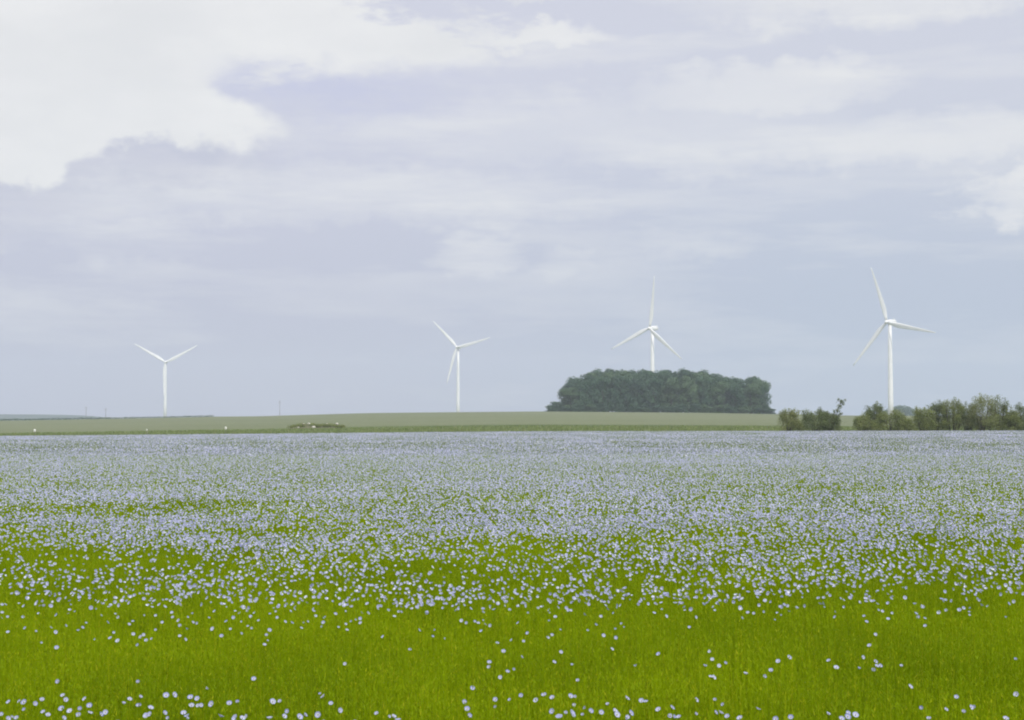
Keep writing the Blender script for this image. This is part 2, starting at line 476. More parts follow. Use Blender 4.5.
HAND = {0: [(45,473),(102,470),(124,474),(125,513),(178,482),(215,463),(298,368),(322,440),(335,462),(315,508),(222,525),(357,520),(435,458),(457,493),(408,508),(402,540),(460,530),(515,537),(540,525),(325,555),(60,552),(85,555),(40,560),(5,537),(245,540),(632,482),(662,462),(717,450),(710,492),(706,370),(770,505),(770,535),(850,440),(890,436),(840,530),(860,555),(975,450),(1010,455),(980,492),(1015,492),(940,532),(958,545),
  (10,15),(8,42),(38,37),(40,115),(118,38),(130,95),(197,20),(183,112),(260,92),(283,115),(335,82),(290,27),(350,20),(385,10),(440,70),(422,92),(400,107),(517,30),(590,22),(605,38),(550,65),(582,117),(565,146),(603,160),(490,152),(210,170),(290,195),(660,75),(680,60),(735,28),(682,125),(735,127),(722,140),(748,158),(778,150),(706,180),(797,30),(830,65),(797,103),(880,15),(885,40),(915,55),(920,80),(955,100),(960,38),(985,20),(987,65),(1010,68),(920,135),(948,152)],
 200: [(30,405),(275,355),(150,480),(192,473),(60,483),(5,490),(370,472),(410,472),(240,548),(215,557),(430,547),(447,520),(508,550),(535,540),(605,537),(615,432),(632,445),(670,480),(715,515),(905,533),(965,548),(990,550),(742,278),
  (45,42),(65,98),(110,135),(75,8),(180,8),(203,18),(170,40),(135,60),(213,60),(155,100),(210,122),(245,85),(265,95),(300,57),(258,35),(358,22),(387,8),(462,8),(395,40),(435,62),(470,68),(355,105),(340,130),(345,160),(330,180),(530,68),(550,62),(518,95),(583,8),(592,32),(640,40),(632,65),(627,85),(693,22),(743,8),(745,75),(752,105),(775,60),(795,52),(820,45),(822,68),(708,92),(995,35),(1018,10),(937,138)],
 400: [(5,12),(97,105),(50,205),(180,105),(167,138),(227,148),(315,55),(340,68),(382,60),(400,70),(423,55),(435,75),(463,80),(415,110),(655,17),(875,3),(795,37),(763,57),(605,68),(820,103),(1002,78),(960,108),(653,120),(572,157),(632,162),(778,130),(755,143),(498,172),(530,213),(622,242),(823,218),(788,270),(880,285),(457,270),(455,292),(580,305),(550,317),(513,345),(910,365),(370,403),(327,472),(343,510),(353,543),(488,462),(490,497),(563,463),(620,440),(697,465),(738,438),(780,452),(780,520),(872,443),(893,445),(848,530),(885,540),(935,540),(950,503),(975,520),(890,490)],
 600: [(5,35),(70,17),(277,18),(338,33),(435,3),(490,38),(457,90),(587,3),(110,72),(122,92),(77,100),(17,132),(80,143),(60,202),(300,228),(183,288),(560,213),(575,255),(640,275),(538,290),(608,288),(567,345),(580,348),(745,328),(842,342),(875,312),(912,265),(967,245),(725,42),(757,15),(787,18),(893,52),(925,28),(907,17),(967,8),(137,455),(40,487),(5,525),(75,520),(85,538),(155,530),(140,550),(130,560),(212,468),(235,472),(300,513),(367,503),(360,545),(375,550),(405,552),(490,463),(488,535),(587,462),(632,488),(590,527),(618,530),(652,548),(717,557),(808,510),(900,560),(977,552)],
 824: [(55,10),(57,37),(205,33),(217,62),(298,8),(347,17),(328,48),(483,37),(515,45),(518,83),(743,12),(743,28),(930,40),(263,127),(233,185),(25,262),(62,298),(197,243),(178,302),(262,267),(270,290),(287,288),(253,308),(395,290),(440,395),(980,255),(677,447),(985,433),(497,502),(622,513),(713,523),(768,500),(750,500),(20,535),(122,530),(120,548),(160,540),(90,560),(537,560),(930,560)]}

def build_single_plants():
    """the nearest open flowers, each a plant of its own: stem with leaves > blossom > centre"""
    T, Q = petals_template()
    blossom = mesh_from('blossom', T*.0108, Q.ravel(), 4, [M_PETAL_NEAR], smooth=True)
    mb = MB()
    mb.loft([[(q*math.cos(2*PI*k/10), q*math.sin(2*PI*k/10), z) for k in range(10)] for z, q in ((-.0045, .0008), (-.003, .0024), (-.0005, .0030), (.0012, .0034))], cap=False)
    calyx = mb.mesh('calyx', M_FLAX)
    mb = MB()
    mb.loft([[(r*math.cos(2*PI*k/8), r*math.sin(2*PI*k/8), z) for k in range(8)] for r, z in ((.0020, .0002), (.0026, .0014), (.0016, .0028))])
    for k in range(5):
        a = 2*PI*(k + .5)/5
        mb.tube([(.001*math.cos(a), .001*math.sin(a), .001), (.0022*math.cos(a), .0022*math.sin(a), .0062)], [.0004, .0006], 4)
    centre = mb.mesh('centre', M_CENTRE)
    stems = []
    for s in range(6):
        r = random.Random(s); mb = MB()
        lx, ly = r.uniform(-.05, .05), r.uniform(-.05, .05)
        # the stem's tip is at the origin of the blossom; it reaches down to the soil
        pts = [(lx, ly, 0), (lx*.7, ly*.7, .33), (lx*.25, ly*.25, .58), (0, 0, .70)]
        mb.tube(pts, [.0013, .0011, .0008, .0006], 5)
        for k in range(16):
            f = r.uniform(.25, .95); z = f*.70
            bx, by = lx*(1-f), ly*(1-f); a = r.uniform(0, 2*PI); el = r.uniform(.5, 1.2); L = r.uniform(.015, .028)
            d = Vector((math.cos(a)*math.cos(el), math.sin(a)*math.cos(el), math.sin(el))); sd = Vector((-math.sin(a), math.cos(a), 0))*.0019
            B = Vector((bx, by, z))
            mb.add([B, B + d*L*.45 + sd, B + d*L, B + d*L*.45 - sd], [(0, 1, 2, 3)])
        stems.append(mb.mesh('flax_stem', M_FLAX, smooth=False))
    r = random.Random(4)
    cols = [(0, 128, 'at the far left'), (128, 300, 'on the left'), (300, 512, 'left of the middle'), (512, 700, 'right of the middle'), (700, 880, 'on the right'), (880, 1030, 'at the far right')]
    for x0, pts in HAND.items():
        for cx, cy in pts:
            px, py = x0 + cx/5.12, 610 + cy/5.12
            d = ray(px, py)
            hz = CANOPY + r.uniform(-.02, .035)
            t = (hz - EYE) / d[2]
            for _ in range(6):                       # meet the flower height above the sloping soil
                zg = float(field_z(np.float64(d[0]*t), np.float64(d[1]*t)))
                t = (zg + hz - EYE) / d[2]
            X, Y = d[0]*t, d[1]*t
            o = link('flax_plant', r.choice(stems))
            o.location = (X, Y, zg); k = hz/.70; o.scale = (1, 1, k)
            b = link('blossom', blossom, o)
            tl = min(1.25, abs(r.gauss(.78, .22))); az = math.radians(-78) + r.gauss(0, .7)
            ax = Vector((math.sin(tl)*math.cos(az), math.sin(tl)*math.sin(az), math.cos(tl)))
            b.rotation_mode = 'QUATERNION'
            b.rotation_quaternion = ax.to_track_quat('Z', 'Y')
            b.location = (0, 0, .70)
            s = r.uniform(.74, .98) * float(np.interp(py, [610, 690], [.86, 1.0])); op = r.choice((1, 1, .95, .9, .8, .65))
            b.scale = (s*op, s*op, s*(1.7 - .7*op))
            link('centre', centre, b); link('calyx', calyx, b)
            where = [w for a, e, w in cols if a <= px < e][0]
            if py > 685: lab = 'pale blue flax flower in the foremost row at the bottom edge, ' + where
            elif py > 645: lab = 'lone pale blue flax flower inside the bare green strip, ' + where
            else: lab = 'pale blue flax flower where the bloom thins above the green strip, ' + where
            tag(o, lab, 'flower', 'nearest flax plants in bloom')

# ------------------------------------------------------------------ foliage
def leaf_cloud(lobes, n, size, seed, shell=.35, up=.25, jit=.55):
    """n leaf-sized faces through the outer part of a set of ellipsoidal lobes"""
    r = np.random.default_rng(seed)
    lobes = np.array(lobes, float)                      # cx cy cz rx ry rz
    wgt = (lobes[:, 3]*lobes[:, 4]*lobes[:, 5]) ** .67; wgt /= wgt.sum()
    k = r.choice(len(lobes), n, p=wgt); Lb = lobes[k]
    d = r.normal(0, 1, (n, 3)); d /= np.linalg.norm(d, axis=1)[:, None]
    rad = 1 - shell*r.random(n)**1.6 + r.normal(0, .05, n)
    P = Lb[:, :3] + Lb[:, 3:]*d*rad[:, None]
    nrm = d + r.normal(0, jit, (n, 3)); nrm[:, 2] += up; nrm /= np.linalg.norm(nrm, axis=1)[:, None]
    u = np.cross(nrm, r.normal(0, 1, (n, 3))); u /= np.linalg.norm(u, axis=1)[:, None]
    v = np.cross(nrm, u)
    s = (size*r.uniform(.55, 1.25, n))[:, None]
    Qd = np.stack([P - u*s, P + v*s*.55 + nrm*s*.12, P + u*s, P - v*s*.55 + nrm*s*.12], 1)
    return Qd

def crown_lobes(r, h, w):
    """a broad rounded tree crown: a main body carrying many bulges"""
    L = [(0, 0, h*.52, w*.30, w*.30, h*.36)]
    for k in range(16):
        a = r.uniform(0, 2*PI); t = r.random(); z = h*(.22 + .66*t)
        rr = w*.5*(.80 - .62*max(0, t - .35)**1.3)*r.uniform(.75, 1.0)
        s = w*r.uniform(.17, .27)
        L.append((rr*math.cos(a), rr*math.sin(a), z, s, s, s*r.uniform(.7, .95)))
    for k in range(5):
        a = r.uniform(0, 2*PI); q = w*.17*r.random(); s = w*r.uniform(.13, .20)
        L.append((q*math.cos(a), q*math.sin(a), h*.88 - s*.4 + r.uniform(-.04, .06)*h, s, s, s*.8))
    for k in range(6):
        a = 2*PI*k/6 + r.uniform(-.3, .3); s = w*r.uniform(.16, .22)
        L.append((w*.33*math.cos(a), w*.33*math.sin(a), h*.16, s, s, h*.13))
    return L

def tree_meshes(seed, mat):
    r = random.Random(seed)
    lobes = crown_lobes(r, 17., 11.)
    Q = leaf_cloud(lobes, 6500, .36, seed, shell=.30, jit=.28)
    crown = mesh_from('crown', Q.reshape(-1, 3), np.arange(len(Q)*4), 4, [mat])
    mb = MB()
    mb.tube([(0, 0, -.3), (.05, 0, 3), (.15, .1, 7), (.1, .1, 12)], [.38, .28, .2, .07], 9)
    for k in range(6):
        a = 2*PI*k/6 + r.uniform(-.4, .4); z = r.uniform(2.5, 7)
        mb.tube([(0.05, 0, z), (1.4*math.cos(a), 1.4*math.sin(a), z+1.6), (3.2*math.cos(a), 3.2*math.sin(a), z+3.4)], [.14, .1, .04], 6)
    return crown, mb.mesh('trunk', M_BARK)

ORD = ['first', 'second', 'third', 'fourth', 'fifth', 'sixth', 'seventh', 'eighth', 'ninth', 'tenth', 'eleventh', 'twelfth', 'thirteenth', 'fourteenth', 'fifteenth']

def build_wood():
    protos = [tree_meshes(40 + i, m) for i, m in enumerate([M_WOOD_LEAF, M_WOOD_LEAF2, M_WOOD_LEAF3, M_WOOD_LEAF])]
    r = random.Random(21)
    OX = [545, 552, 564, 569, 580, 594, 608, 640, 681, 709, 722, 731, 738, 751, 760, 766, 771, 774, 777]
    OY = [410, 404, 393, 383, 375, 370.5, 369.5, 370.5, 370, 372, 377.5, 379, 377.5, 376.5, 379, 383, 391, 402, 412]
    def place(px, Y, hgt, wid, label, proto):
        x = (px - 512)/F*Y
        z = gz(x, Y)
        o = link('broadleaf_tree', None); o.location = (x, Y, z - .2)
        o.scale = (wid/11., wid/11., hgt/17.); o.rotation_euler.z = r.uniform(0, 2*PI)
        link('crown', proto[0], o); link('trunk', proto[1], o)
        tag(o, label, 'tree', 'trees of the round wood')
    def top_h(px, Y):
        x = (px - 512)/F*Y
        return at(px, float(np.interp(px, OX, OY)), Y)[2] - gz(x, Y)
    front = [556, 571, 587, 603, 620, 637, 654, 671, 688, 704, 720, 735, 750, 763]
    for i, px in enumerate(front):
        Y = 600 + r.uniform(-3, 3)
        h = top_h(px, Y)*r.uniform(.84, .95) if i not in (0,) else top_h(px, Y)*.95
        w = r.uniform(9.0, 11.0) if i not in (0, 13) else 6.5
        if i == 0: lab = 'low dark tree at the left tip of the round wood, lowest of all'
        elif i == len(front)-1: lab = 'dark green tree closing the right end of the round wood'
        else: lab = 'dark green tree, %s from the left along the front of the round wood' % ORD[i]
        place(px, Y, h, w, lab, protos[r.randrange(4)])
    for row, Y0 in enumerate((608, 616, 625, 634)):
        px = 570 + row*3 % 7
        while px < 768 - row*2:
            Y = Y0 + r.uniform(-3, 3)
            h = top_h(px, Y)*r.uniform(1.0, 1.07)
            place(px, Y, h, r.uniform(9, 12), 'dark green tree crowded inside the round wood behind its front row', protos[r.randrange(4)])
            px += r.uniform(15, 21)
    # thin undergrowth along the front edge
    for i in range(18):
        px = 553 + i*12.8 + r.uniform(-3, 3); Y = 592 + r.uniform(-2, 2); x = (px-512)/F*Y
        o = link('undergrowth_shrub', None); o.location = (x, Y, gz(x, Y)-.3)
        w = r.uniform(4.5, 7); o.scale = (w/11, w/11, r.uniform(2.2, 4.2)/17*1.0); o.rotation_euler.z = r.uniform(0, 6)
        p = protos[r.randrange(4)]
        link('foliage', p[0], o); link('stem', p[1], o)
        tag(o, 'low dark shrub in the undergrowth along the foot of the round wood', 'shrub', 'undergrowth of the round wood')
    # the far-off blue wood that shows between two bushes
    L = []
    for k in range(26):
        px = r.uniform(880, 922); Y = r.uniform(1290, 1340); x = (px-512)/F*Y
        top = EYE + (417 - np.interp(px, [878, 890, 898, 906, 914, 924], [414, 408, 405.5, 406, 410, 415]))*Y/F
        s = r.uniform(3, 4.5)
        L.append((x, Y, top - s*.7, s, s, s*.8)); L.append((x, Y, top - 7, s*1.1, s, 6.5))
    Q = leaf_cloud(L, 9000, .7, 5, shell=.4)
    o = link('far_wood', mesh_from('far_wood', Q.reshape(-1, 3), np.arange(len(Q)*4), 4, [M_WOOD_LEAF]))
    tag(o, 'bluish far-off wood reading as one mass between two bushes', 'wood', kind='stuff')

# (px of the middle, px row of the top, width px, depth Y, material, spikes, label)
BUSHES = [
 (789, 408, 25, 187.0, 'C', 3, 'pale olive bush standing first and apart at the left end of the bush row'),
 (814, 407, 28, 187.5, 'B', 3, 'dense dark bush second from the left in the bush row'),
 (829, 410, 22, 188.5, 'B', 2, 'dark bush under the leaning sapling'),
 (864, 415, 24, 187.0, 'A', 2, 'low green bush at the left foot of the tallest turbine'),
 (874, 401, 20, 189.5, 'B', 5, 'wispy bush with bare pointed shoots left of the tallest turbine'),
 (890, 410, 30, 187.5, 'A', 3, 'rounded bush covering the foot of the tallest turbine'),
 (905, 418, 20, 187.0, 'A', 2, 'lowest bush, in front of the far blue wood'),
 (922, 406, 28, 188.0, 'A', 3, 'bush at the left end of the tall thicket on the right'),
 (936, 400, 24, 189.5, 'B', 4, 'dark bush second from the left in the tall thicket'),
 (953, 397, 24, 188.0, 'A', 5, 'spiky topped bush in the middle of the tall thicket'),
 (968, 401, 22, 189.5, 'B', 4, 'dark bush just left of the tallest yellow green bush'),
 (982, 393, 32, 187.5, 'C', 4, 'tallest yellow green bush of the thicket'),
 (998, 396, 22, 189.5, 'B', 5, 'dark pointed bush just right of the tallest yellow green bush'),
 (1011, 407, 20, 187.5, 'A', 2, 'short bush in the dip near the right end of the thicket'),
 (1024, 402, 26, 188.5, 'B', 4, 'dark bush cut off at the right edge of the view'),
 (1050, 400, 30, 188.5, 'A', 4, 'green bush beyond the right end of the thicket'),
]

def build_bushes():
    mats = {'A': M_BUSH_A, 'B': M_BUSH_B, 'C': M_BUSH_C}
    for i, (px, py, wpx, Y, mk, spikes, lab) in enumerate(BUSHES):
        r = random.Random(100 + i)
        x = (px - 512)/F*Y; z = gz(x, Y); h = at(px, py, Y)[2] - z; w = 1.16*wpx/F*Y
        o = link('bush', None); o.location = (x, Y, z)
        tag(o, lab, 'bush', 'bushes along the far edge of the flax field')
        L = [(0, 0, h*.42, w*.44, w*.36, h*.43)]
        for k in range(16):
            a = r.uniform(0, 2*PI); t = r.random(); rr = w*.44*(1 - .55*t)
            q = w*r.uniform(.12, .20)
            L.append((rr*math.cos(a), rr*math.sin(a)*.8, h*(.14 + .72*t), q, q, q*r.uniform(.7, 1.2)))
        Qs = [leaf_cloud(L, 7200, .075, 300 + i, shell=.7, up=.15)]
        tips = []; rr_ = np.random.default_rng(500 + i)
        for k in range(spikes + 5):
            tx = w*r.uniform(-.40, .40); ty = w*r.uniform(-.22, .22); tz = h*(1.0 if k == 0 else r.uniform(.74, .97))
            if k == 0: tx *= .5
            tips.append((tx, ty, tz))
            n = 150; f = .55 + .45*rr_.random(n)**.8
            sp = (.34*(1.08 - f) + .03)*h*.45
            C = np.stack([tx*(.75 + .25*f), ty*(.75 + .25*f), tz*f], 1) + rr_.normal(0, 1, (n, 3))*sp[:, None]*np.array([1, 1, .5])
            Qs.append(leaf_cloud([(0, 0, 0, 1e-3, 1e-3, 1e-3)], n, .075, 700 + 20*i + k) + C[:, None, :])
        Q = np.concatenate(Qs, 0)
        Q = Q[Q[:, :, 2].min(1) > .02]
        link('foliage', mesh_from('foliage', Q.reshape(-1, 3), np.arange(len(Q)*4), 4, [mats[mk]]), o)
        mb = MB()
        for k in range(7):
            a = r.uniform(0, 2*PI); q = w*.3*r.random()
            mb.tube([(.15*math.cos(a), .15*math.sin(a), 0), (q*.6*math.cos(a), q*.6*math.sin(a), h*.4), (q*math.cos(a), q*math.sin(a), h*r.uniform(.6, .8))], [.05, .035, .012], 6)
        for tx, ty, tz in tips:
            mb.tube([(tx*.3, ty*.3, 0), (tx*.8, ty*.8, tz*.55), (tx, ty, tz)], [.04, .028, .008], 6)
        link('stems', mb.mesh('stems', M_BARK), o)
    # the sapling leaning to the right
    Y = 188.0; px = 832; x = (px-512)/F*Y; z = gz(x, Y); h = at(px, 399, Y)[2] - z
    o = link('sapling', None); o.location = (x, Y, z)
    tag(o, 'thin sapling leaning to the right out of the dark bushes', 'sapling')
    L = [(1.25, 0, h*.93, .42, .4, .30), (1.0, .1, h*.80, .40, .4, .36), (.72, -.1, h*.68, .36, .36, .30), (1.5, .1, h*.86, .24, .24, .2), (.55, .15, h*.52, .40, .4, .34), (1.15, 0, h*.60, .30, .3, .24), (.35, 0, h*.40, .45, .4, .40), (.15, .1, h*.25, .5, .4, .4), (1.75, 0, h*.97, .2, .2, .16), (.85, 0, h*.98, .22, .2, .22)]
    Q = leaf_cloud(L, 1500, .075, 77, shell=.9)
    link('crown', mesh_from('crown', Q.reshape(-1, 3), np.arange(len(Q)*4), 4, [M_BUSH_B]), o)
    mb = MB(); mb.tube([(0, 0, 0), (.35, 0, h*.4), (.9, 0, h*.75), (1.3, 0, h*.95)], [.07, .05, .03, .012], 7)
    for p in L[1:]: mb.tube([(p[0]*.6, 0, p[2]-.45), (p[0], p[1], p[2])], [.02, .008], 5)
    link('trunk', mb.mesh('trunk', M_BARK), o)

# ------------------------------------------------------------------ wind turbines
def blade_mesh():
    mb = MB(); rings = []
    for s in np.linspace(0, 1, 15):
        R = .9 + s*43.1
        if s < .05: ch, th, b = 1.9, 1.9, 24
        else:
            ch = np.interp(s, [.05, .2, .5, .85, 1], [2.3, 4.0, 2.9, 1.6, .6]); th = ch*np.interp(s, [.05, .2, .5, 1], [.75, .30, .22, .16])
            b = np.interp(s, [.05, .2, .5, 1], [24, 22, 15, 9])
        b = math.radians(b*.15); ring = []
        for k in range(14):
            a = 2*PI*k/14
            c = math.cos(a)*.5*ch - (ch*.18 if s >= .05 else 0)      # leading edge towards the turning side
            t = math.sin(a)*.5*th*(1 if s < .05 else (.55 + .45*math.cos(a)))
            ring.append((-c*math.cos(b) - t*math.sin(b), -c*math.sin(b) + t*math.cos(b) - .0006*R*R, R))
        rings.append(ring)
    mb.loft(rings)
    return mb.mesh('blade', M_WHITE)

def build_turbines():
    OVER = 4.0
    blade = blade_mesh()
    # hub px, blade length px, rotor turned to the left of the line of sight, turn of the rotor
    T = [((165.3, 362.3), 35.3, 6, 181, 'smallest white wind turbine, far left, its rotor standing like a letter Y'),
         ((456.8, 347.3), 37.8, 24, -44, 'white wind turbine on the bare crest left of the round wood'),
         ((649.4, 328.2), 52.3, 38, 8, 'white wind turbine whose tower rises from behind the round wood'),
         ((886.7, 322.0), 58.5, 35, -17, 'largest white wind turbine, on the right behind the bushes')]
    for (hp, Lpx, psi, phi, lab) in T:
        Y = F*44.0/Lpx
        hx, hy, hz = at(hp[0], hp[1], Y)
        a = math.atan2(hx, hy); p = math.radians(psi)
        n = np.array([-math.cos(p)*math.sin(a) - math.sin(p)*math.cos(a), -math.cos(p)*math.cos(a) + math.sin(p)*math.sin(a)])
        th = math.atan2(n[0], -n[1])
        bx, by = hx - n[0]*OVER, hy - n[1]*OVER
        zg = gz(bx, by); H = hz - zg
        o = link('wind_turbine', None); o.location = (bx, by, zg); o.rotation_euler.z = th
        tag(o, lab, 'wind turbine', 'wind turbines on the plain')
        mb = MB()
        mb.loft([[(rr*math.cos(2*PI*k/32), rr*math.sin(2*PI*k/32), z) for k in range(32)] for z, rr in
                 ((.3, 2.1), (H*.25, 1.95), (H*.26, 1.94), (H*.5, 1.76), (H*.75, 1.55), (H - 1.9, 1.32))])
        tw = link('tower', mb.mesh('tower', M_WHITE), o)
        mb = MB(); mb.box((0, -2.2, 1.9), (.9, .25, 2.2)); link('door', mb.mesh('door', M_GREYMETAL, False), tw)
        mb = MB(); mb.loft([[(rr*math.cos(2*PI*k/24), rr*math.sin(2*PI*k/24), z) for k in range(24)] for z, rr in ((-.5, 5.5), (.1, 5.5), (.3, 2.6))])
        link('foundation', mb.mesh('foundation', M_CONC, False), o)
        mb = MB()                                             # nacelle: rounded box, narrower at both ends
        rings = []
        for y, w, hgt, dz in ((-3.1, 1.15, 1.15, 0), (-2.7, 1.55, 1.6, .05), (0, 1.75, 1.9, .15), (4.5, 1.65, 1.8, .2), (6.6, 1.3, 1.35, .35), (7.0, .9, .95, .4)):
            rings.append([(w*math.copysign(abs(math.cos(2*PI*k/20))**.55, math.cos(2*PI*k/20)), y,
                           H + dz + hgt*math.copysign(abs(math.sin(2*PI*k/20))**.55, math.sin(2*PI*k/20))) for k in range(20)])
        mb.loft(rings)
        nac = link('nacelle', mb.mesh('nacelle', M_WHITE), o)
        mb = MB(); mb.box((0, 5.2, H + 2.35), (1.6, 1.4, .5)); mb.tube([(.5, 5.9, H+2.3), (.5, 5.9, H+3.9)], [.05, .05], 6)
        link('cooler', mb.mesh('cooler', M_WHITE, False), nac)
        hub = link('hub', None, o)
        mb = MB()
        mb.loft([[(rr*math.cos(2*PI*k/24), y, rr*math.sin(2*PI*k/24)) for k in range(24)] for y, rr in ((1.7, 1.2), (1.0, 1.5), (0, 1.55), (-.9, 1.35), (-1.6, .95), (-2.0, .45), (-2.1, .1))])
        bpy.data.objects.remove(hub)
        hub = link('hub', mb.mesh('hub', M_WHITE), o); hub.location = (0, -OVER, H)
        for k in range(3):
            b = link('blade', blade, hub); b.rotation_euler = (0, math.radians(phi + 120*k), 0)

# ------------------------------------------------------------------ small things on the meadow
def build_small():
    # heap of earth with weeds
    r = random.Random(3); Y = 262.0
    c = at(319, 426, Y); x0 = c[0]; zg = gz(x0, Y)
    o = link('earth_heap', None); o.location = (x0, Y, zg)
    tag(o, 'long low heap of earth and stones overgrown with weeds on the meadow', 'heap')
    W = 58/F*Y
    mb = MB(); nu, nv = 40, 14; vs = []
    prof = lambda u: np.interp(u, [-1, -.85, -.6, -.3, 0, .3, .6, .85, 1], [0, .45, .85, 1, .8, .95, .7, .35, 0])
    for j in range(nv):
        v = -1 + 2*j/(nv-1)
        for i in range(nu):
            u = -1 + 2*i/(nu-1)
            hh = .85*prof(u)*max(0, 1 - v*v)**.7*(1 + .25*math.sin(9*u + 3*v) + r.uniform(-.15, .15))
            vs.append((u*W/2, v*2.2, hh - .05))
    mb.add(vs, [(j*nu+i, j*nu+i+1, (j+1)*nu+i+1, (j+1)*nu+i) for j in range(nv-1) for i in range(nu-1)])
    link('mound', mb.mesh('mound', M_EARTH), o)
    L = [(u*W/2, r.uniform(-1.6, .8), (.25 + .4*float(prof(u))), r.uniform(.5, 1.1), .7, r.uniform(.25, .5)) for u in [r.uniform(-.95, .95) for _ in range(36)]]
    Q = leaf_cloud(L, 6500, .10, 12, shell=.8)
    link('weeds', mesh_from('weeds', Q.reshape(-1, 3), np.arange(len(Q)*4), 4, [M_BUSH_A]), o)
    for px, py, s in ((302, 422.2, .28), (308, 423, .3), (313.5, 427.3, .42), (298, 427.5, .24), (336, 421.8, .30), (326, 423.2, .22), (305, 425.5, .2)):
        mb = MB(); a, _, cc = at(px, py, Y - 2.3)
        rings = [[(s*math.cos(2*PI*k/8)*q*r.uniform(.8, 1.15), s*math.sin(2*PI*k/8)*q*r.uniform(.8, 1.15), z*s) for k in range(8)] for z, q in ((-.6, .4), (-.2, .95), (.25, .9), (.6, .4))]
        mb.loft(rings); st = link('stone', mb.mesh('stone', M_STONE), o)
        zz = min(cc - zg, .9); st.location = (a - x0, -1.9 if zz < .4 else -.9, zz)
    # white markers at the foot of the meadow
    for px, py, Y, s, lab in ((34.7, 431.8, 196, 1.0, 'round white marker post on the meadow, nearest the left edge'),
                              (146.8, 430.6, 196, .6, 'faintest and smallest white marker post, below the smallest turbine'),
                              (225.8, 429.2, 205, 1.0, 'white marker post on the meadow left of the earth heap')):
        x, _, zt = at(px, py, Y); zg = gz(x, Y); h = zt - zg + .2*s
        o = link('marker_post', None); o.location = (x, Y, zg)
        tag(o, lab, 'marker post', 'white marker posts at the foot of the meadow')
        mb = MB(); mb.tube([(0, 0, 0), (0, 0, h)], [.03, .03], 8); link('post', mb.mesh('post', M_POLE), o)
        mb = MB(); mb.loft([[(q*.15*s*math.cos(2*PI*k/14), q*.15*s*math.sin(2*PI*k/14), h + z*s) for k in range(14)] for z, q in ((-.22, .75), (-.18, .95), (.08, 1), (.14, .8), (.17, .3))])
        link('cap', mb.mesh('cap', M_MARK), o)
    # far utility poles
    for px, py, lab in ((86.2, 406.5, 'faint far utility pole, taller of the pair left of the left turbine'),
                        (105.8, 408, 'faint far utility pole, shorter of the pair left of the left turbine'),
                        (279.8, 400.5, 'faint tall utility pole standing alone beyond the heap of earth')):
        Y = 1500.; x, _, zt = at(px, py, Y); zg = gz(x, Y); h = zt - zg
        o = link('utility_pole', None); o.location = (x, Y, zg); o.rotation_euler.z = .5
        tag(o, lab, 'utility pole', 'utility poles far behind the crest')
        mb = MB(); mb.tube([(0, 0, 0), (0, 0, h)], [.28, .18], 8); link('pole', mb.mesh('pole', M_POLE), o)
        mb = MB(); mb.box((0, .25, h - 1.2), (3.2, .16, .2)); mb.box((0, .25, h - 2.6), (2.4, .16, .2)); link('crossarm', mb.mesh('crossarm', M_POLE, False), o)
        for q in (-1.4, 0, 1.4):
            mb = MB(); mb.tube([(q, .25, h - 1.1), (q, .25, h - .75)], [.09, .07], 6); link('insulator', mb.mesh('insulator', M_STONE), o)
    # dark hedge along the crest on the left
    r = np.random.default_rng(9); L = []
    for px in np.arange(-120, 214, 2.2):
        Y = 596.; x = (px - 512)/F*Y
        hh = np.interp(px, [-120, 40, 120, 150, 214], [1.3, .9, .7, .55, .8])*r.uniform(.75, 1.2)
        L.append((x, Y + r.uniform(-.5, .5), gz(x, Y) + hh*.45, .95, .7, hh*.55))
    Q = leaf_cloud(L, 9000, .16, 8, shell=.7)
    o = link('hedge', mesh_from('hedge', Q.reshape(-1, 3), np.arange(len(Q)*4), 4, [M_WOOD_LEAF]))
    tag(o, 'thin dark hedge running along the crest at the left', 'hedge')

def build_grass():
    """tufts of grass at the foot of the meadow, behind the flax"""
    n = 60000
    y = 181 + 75*rng.random(n)**1.5; x = rng.uniform(-1, 1, n)*(.40*y + 4)
    z = ground_z(x, y)
    h = rng.uniform(.18, .42, n); a = rng.uniform(0, PI, n)
    w = np.stack([np.cos(a), np.sin(a), 0*a], 1)*rng.uniform(.05, .12, n)[:, None]
    B = np.stack([x, y, z - .03], 1); Tp = B + np.stack([rng.normal(0, .1, n), rng.normal(0, .1, n), h], 1)
    Q = np.stack([B - w, B + w, Tp + w*.35, Tp - w*.35], 1)
    o = link('meadow_grass', mesh_from('meadow_grass', Q.reshape(-1, 3), np.arange(n*4), 4, [M_GRASS]))
    tag(o, 'short grass on the meadow strip behind the flax', 'grass', kind='stuff')

# ------------------------------------------------------------------ air, sky, sun, camera
def build_haze():
    m, nt = new_mat('air'); g = NT(nt)
    pv = g.n('ShaderNodeVolumePrincipled')
    pv.inputs['Color'].default_value = (.76, .83, .98, 1); pv.inputs['Density'].default_value = HAZE
    pv.inputs['Anisotropy'].default_value = .2
    out = g.n('ShaderNodeOutputMaterial'); nt.links.new(pv.outputs[0], out.inputs['Volume'])
    mb = MB(); mb.box((0, 1475, 62.5), (5300, 3650, 137)); o = link('haze', mb.mesh('haze', m, False)); tag(o, kind='stuff')

SUN_EL = math.radians(44)
HAZE = 2.6e-4

